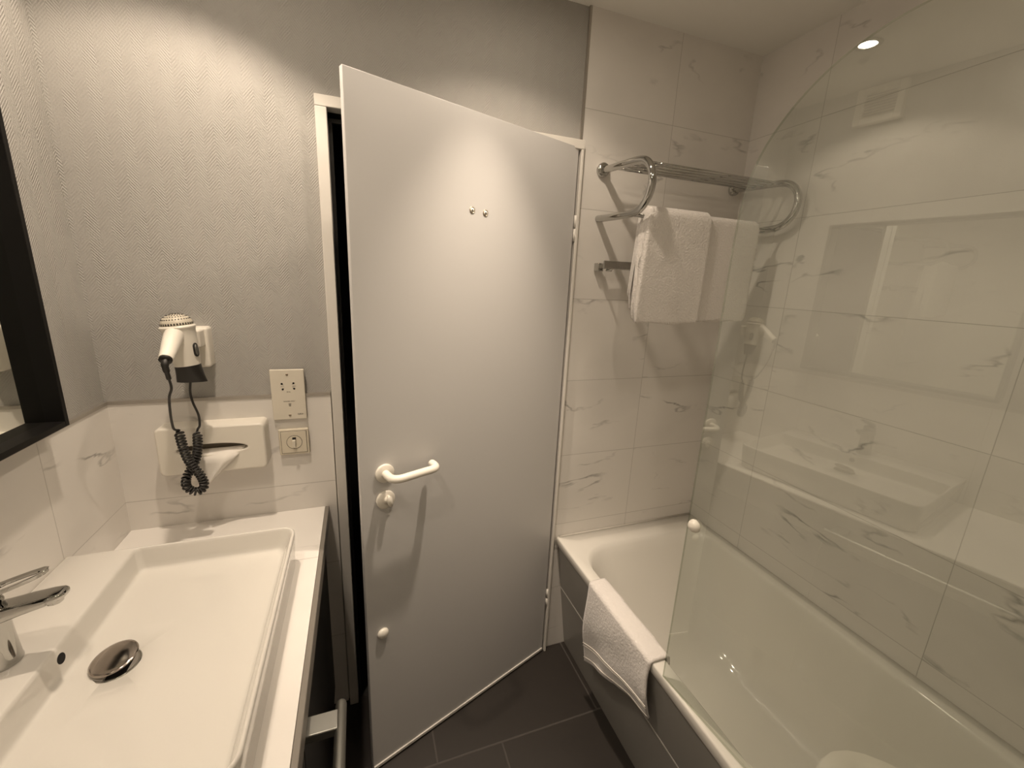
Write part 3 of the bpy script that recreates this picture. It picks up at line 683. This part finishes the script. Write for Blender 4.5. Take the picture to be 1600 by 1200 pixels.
# ============================================================ BATHTUB
tub = thing('bathtub', (1.7, -.9, 0), 'white built-in bathtub with a grey front panel beside the door', 'bathtub')
TX0, TX1, TY0, TY1, TZ = 1.364, X1-.0005, YF+.0005, -.0005, .544
bm = bmesh.new()
def tr4(x0, x1, y0, y1, r, z): return rrect(x0, x1, y0, y1, r, z, 10)
R = [tr4(TX0+.003, TX1, TY0, TY1, .002, TZ-.034), tr4(TX0, TX1, TY0, TY1, .003, TZ-.030), tr4(TX0, TX1, TY0, TY1, .003, TZ-.005), tr4(TX0+.0015, TX1, TY0, TY1, .003, TZ-.0015), tr4(TX0+.005, TX1, TY0, TY1, .003, TZ),
     tr4(1.404, 2.002, -1.73, -.088, (.10, .13, .13, .10), TZ-.0005), tr4(1.409, 1.998, -1.725, -.096, (.10, .13, .13, .10), TZ-.004), tr4(1.415, 1.993, -1.715, -.108, (.10, .13, .13, .10), TZ-.015),
     tr4(1.420, 1.988, -1.705, -.125, (.10, .13, .13, .10), TZ-.045), tr4(1.432, 1.977, -1.69, -.175, (.12, .14, .14, .12), TZ-.14), tr4(1.446, 1.962, -1.67, -.245, (.13, .15, .15, .13), TZ-.26),
     tr4(1.462, 1.947, -1.65, -.315, (.14, .15, .15, .14), TZ-.345), tr4(1.485, 1.925, -1.62, -.365, (.14, .14, .14, .14), TZ-.385), tr4(1.52, 1.89, -1.58, -.41, (.12, .12, .12, .12), TZ-.402), tr4(1.58, 1.83, -1.5, -.50, (.09, .09, .09, .09), TZ-.408)]
rings(bm, R, cap0=False, cap1=True)
sh_ = obj('tub_shell', bm, M['enamel'], tub, smooth=True)
bm = bmesh.new()
def pan(z0, z1, d=0):
    xa = lambda z: 1.372 + (TZ-.03-z)*.135 + d
    vs = [bm.verts.new(p) for p in ((xa(z0), TY0, z0), (xa(z0), TY1, z0), (xa(z1), TY1, z1), (xa(z1), TY0, z1), (xa(z0)+.015, TY0, z0), (xa(z0)+.015, TY1, z0), (xa(z1)+.015, TY1, z1), (xa(z1)+.015, TY0, z1))]
    for f in ((0,1,2,3),(4,7,6,5),(0,4,5,1),(3,2,6,7),(1,5,6,2),(0,3,7,4)): bm.faces.new([vs[i] for i in f])
pan(.299, TZ-.028); obj('upper_panel', bm, M['panel'], tub, bevel=.001)
bm = bmesh.new(); pan(0.0005, .2955); obj('lower_panel', bm, M['panel'], tub, bevel=.001)
bm = bmesh.new(); pan(.2945, .3005, -.0008); obj('panel_joint', bm, M['frame'], tub)
bm = bmesh.new(); tube(bm, [(TX0+.01, -.004, TZ+.001), (X1-.004, -.004, TZ+.001)], .004, 8); obj('silicone_bead', bm, M['silicone'], tub, smooth=True)

# hand towel / bath mat over the tub rim
def matpoint(u, v):
    """u 0..1 along the tub (away -> near), v 0..1 across: inside edge, over the rim, down the front"""
    y = -.284 - .332*u
    drop = .345 - .155*u - .018*math.sin(u*PI) - .02*(1-u)*0     # hanging length outside
    wr = .006*math.sin(v*9+u*5) + .004*noise.noise(Vector((u*5, v*6, 2)))
    L = [(.022), (.050), drop]; T = sum(L); s = v*T
    if s < L[0]:
        t = s/L[0]; x = 1.4185; z = TZ-.018+.022*t; 
        return Vector((x, y - .004*(1-t), z))
    s -= L[0]
    if s < L[1]:
        t = s/L[1]; x = 1.4185-(.0605)*t; z = TZ+.007+.001*math.sin(t*PI)
        if t > .82: z -= (t-.82)**2*.12
        return Vector((x, y, z))
    s -= L[1]; t = s/drop
    x = 1.3565 - .012*math.sin(min(t*1.3, 1)*PI*.5) + .035*t*t*.8 + wr*t*.7 + .004*math.sin(u*11)*t
    return Vector((x, y + .010*t*(1-2*u) + .003*math.sin(t*7)*(1 if u > .5 else -1), TZ+.003-s))
bm = bmesh.new(); NU, NV = 44, 64; G = [[bm.verts.new(matpoint(i/NU, j/NV)) for i in range(NU+1)] for j in range(NV+1)]
for j in range(NV):
    for i in range(NU): bm.faces.new((G[j][i], G[j][i+1], G[j+1][i+1], G[j+1][i]))
bt = obj('hand_towel', bm, M['mat'], smooth=True); s_ = bt.modifiers.new('s', 'SOLIDIFY'); s_.thickness = .007; s_.offset = 0
tag(bt, 'small white terry towel draped over the bathtub rim', 'towel')
# woven border lines and hem
bm = bmesh.new()
for v_ in (.80, .83, .955):
    P = [matpoint(u/30, v_) + Vector((-.0042, 0, 0)) for u in range(31)]
    tube(bm, P, .0017, 8)
obj('woven_border', bm, M['tissue'], bt, smooth=True)

# ============================================================ GLASS SCREEN
gs = thing('shower_screen', (1.40, -1.2, TZ), 'frameless clear glass bath screen with a curved top corner', 'shower screen')
ga = math.radians(5.75)
def GP(y, z, off=0): return Vector((1.36 - (y+.62)*math.tan(ga) + off*math.cos(ga), y + off*math.sin(ga), z))
prof = [(-.657, TZ+.002), (-.658, 1.0), (-.659, 1.4), (-.6585, 1.60)]
prof += [(p.x, p.y) for p in spline([(-.6585, 1.60, 0), (-.6592, 1.66, 0), (-.6625, 1.715, 0), (-.671, 1.765, 0), (-.686, 1.807, 0), (-.708, 1.843, 0), (-.743, 1.883, 0), (-.783, 1.914, 0), (-.822, 1.934, 0), (-.866, 1.948, 0), (-.915, 1.955, 0), (-.97, 1.956, 0)], 4)[1:]]
prof += [(-1.79, 1.956), (-1.79, TZ+.002)]
T = .006
bm = bmesh.new(); fa = [bm.verts.new(GP(y, z, 0)) for y, z in prof]; fb = [bm.verts.new(GP(y, z, T)) for y, z in prof]
bm.faces.new(fa); bm.faces.new(fb[::-1])
nf = len(prof)
for i in range(nf):
    j = (i+1) % nf; bm.faces.new((fa[i], fb[i], fb[j], fa[j]))
bmesh.ops.recalc_face_normals(bm, faces=bm.faces[:])
for f in bm.faces:
    if len(f.verts) == 4: f.material_index = 1
obj('glass_pane', bm, None, gs, mats=[M['glass'], M['glass_edge']])
bm = bmesh.new(); lathe(bm, [(0, 0), (.0155, 0), (.0158, .002), (.0150, .006), (.0128, .0105), (.0085, .0142), (.003, .0160), (0, .0163)], GP(-.680, 1.012, 0), axis=(-math.cos(ga), -math.sin(ga), 0), n=32)
obj('glass_knob', bm, M['white_plastic'], gs, smooth=True)

# ============================================================ DOWNLIGHTS
dl0 = None
LAB = ['round recessed ceiling downlight above the basin, nearest the back wall', 'round recessed ceiling downlight aimed at the door', 'round recessed ceiling downlight above the near end of the vanity', 'round recessed ceiling downlight nearest the toilet']
for i, (x, y, *_r) in enumerate(LIGHTS):
    if dl0 is None:
        t = thing('ceiling_downlight', (x, y, ZC), LAB[i], 'ceiling light', 'recessed ceiling downlights')
        bm = bmesh.new(); lathe(bm, [(.026, 0), (.040, 0), (.041, .002), (.036, .004), (.027, .003)], (x, y, ZC-.004), n=40); a_ = obj('lamp_ring', bm, M['satin'], t, smooth=True)
        bm = bmesh.new(); lathe(bm, [(0, 0), (.026, 0), (.026, .002), (0, .002)], (x, y, ZC-.0025), n=32); b_ = obj('lamp_bulb', bm, M['glow'], t)
        dl0 = (t, a_, b_)
    else:
        t = dl0[0].copy(); col.objects.link(t); t.location = (x, y, ZC); t['label'] = LAB[i]
        for ch in dl0[1:]:
            c_ = ch.copy(); col.objects.link(c_); c_.parent = t

# ============================================================ TOILET (seen only as a reflection in the glass)
to = thing('toilet', (1.09, -1.4, 0), 'white toilet with closed lid beside the bathtub', 'toilet')
def oval(cx, y0, y1, w_, z, n=36, k=1.0):
    out = []
    cy = y0 + (y1-y0)*.38
    for i in range(n):
        a = 2*PI*i/n; yy = math.sin(a); L_ = (y1-cy) if yy > 0 else (cy-y0)
        out.append(Vector((cx + w_*math.copysign(abs(math.cos(a))**.85, math.cos(a)), cy + L_*yy, z)))
    return out
bm = bmesh.new(); rings(bm, [oval(1.09, -1.62, -1.08, .105, 0.0005), oval(1.09, -1.62, -1.10, .10, .10), oval(1.09, -1.62, -1.03, .13, .25), oval(1.09, -1.63, -.965, .172, .36), oval(1.09, -1.63, -.955, .178, .395)])
obj('toilet_bowl', bm, M['ceramic'], to, smooth=True)
bm = bmesh.new(); rings(bm, [oval(1.09, -1.50, -.950, .183, .396), oval(1.09, -1.50, -.945, .186, .402), oval(1.09, -1.50, -.947, .184, .412)]); obj('toilet_seat', bm, M['white_plastic'], to, smooth=True)
bm = bmesh.new(); rings(bm, [oval(1.09, -1.50, -.946, .186, .413), oval(1.09, -1.50, -.942, .188, .420), oval(1.09, -1.50, -.948, .183, .430), oval(1.09, -1.49, -.99, .15, .435)]); obj('toilet_lid', bm, M['white_plastic'], to, smooth=True)
obj('toilet_tank', B((.91, YF, .36, 1.27, -1.60, .80)), M['ceramic'], to, bevel=.015, seg=3)
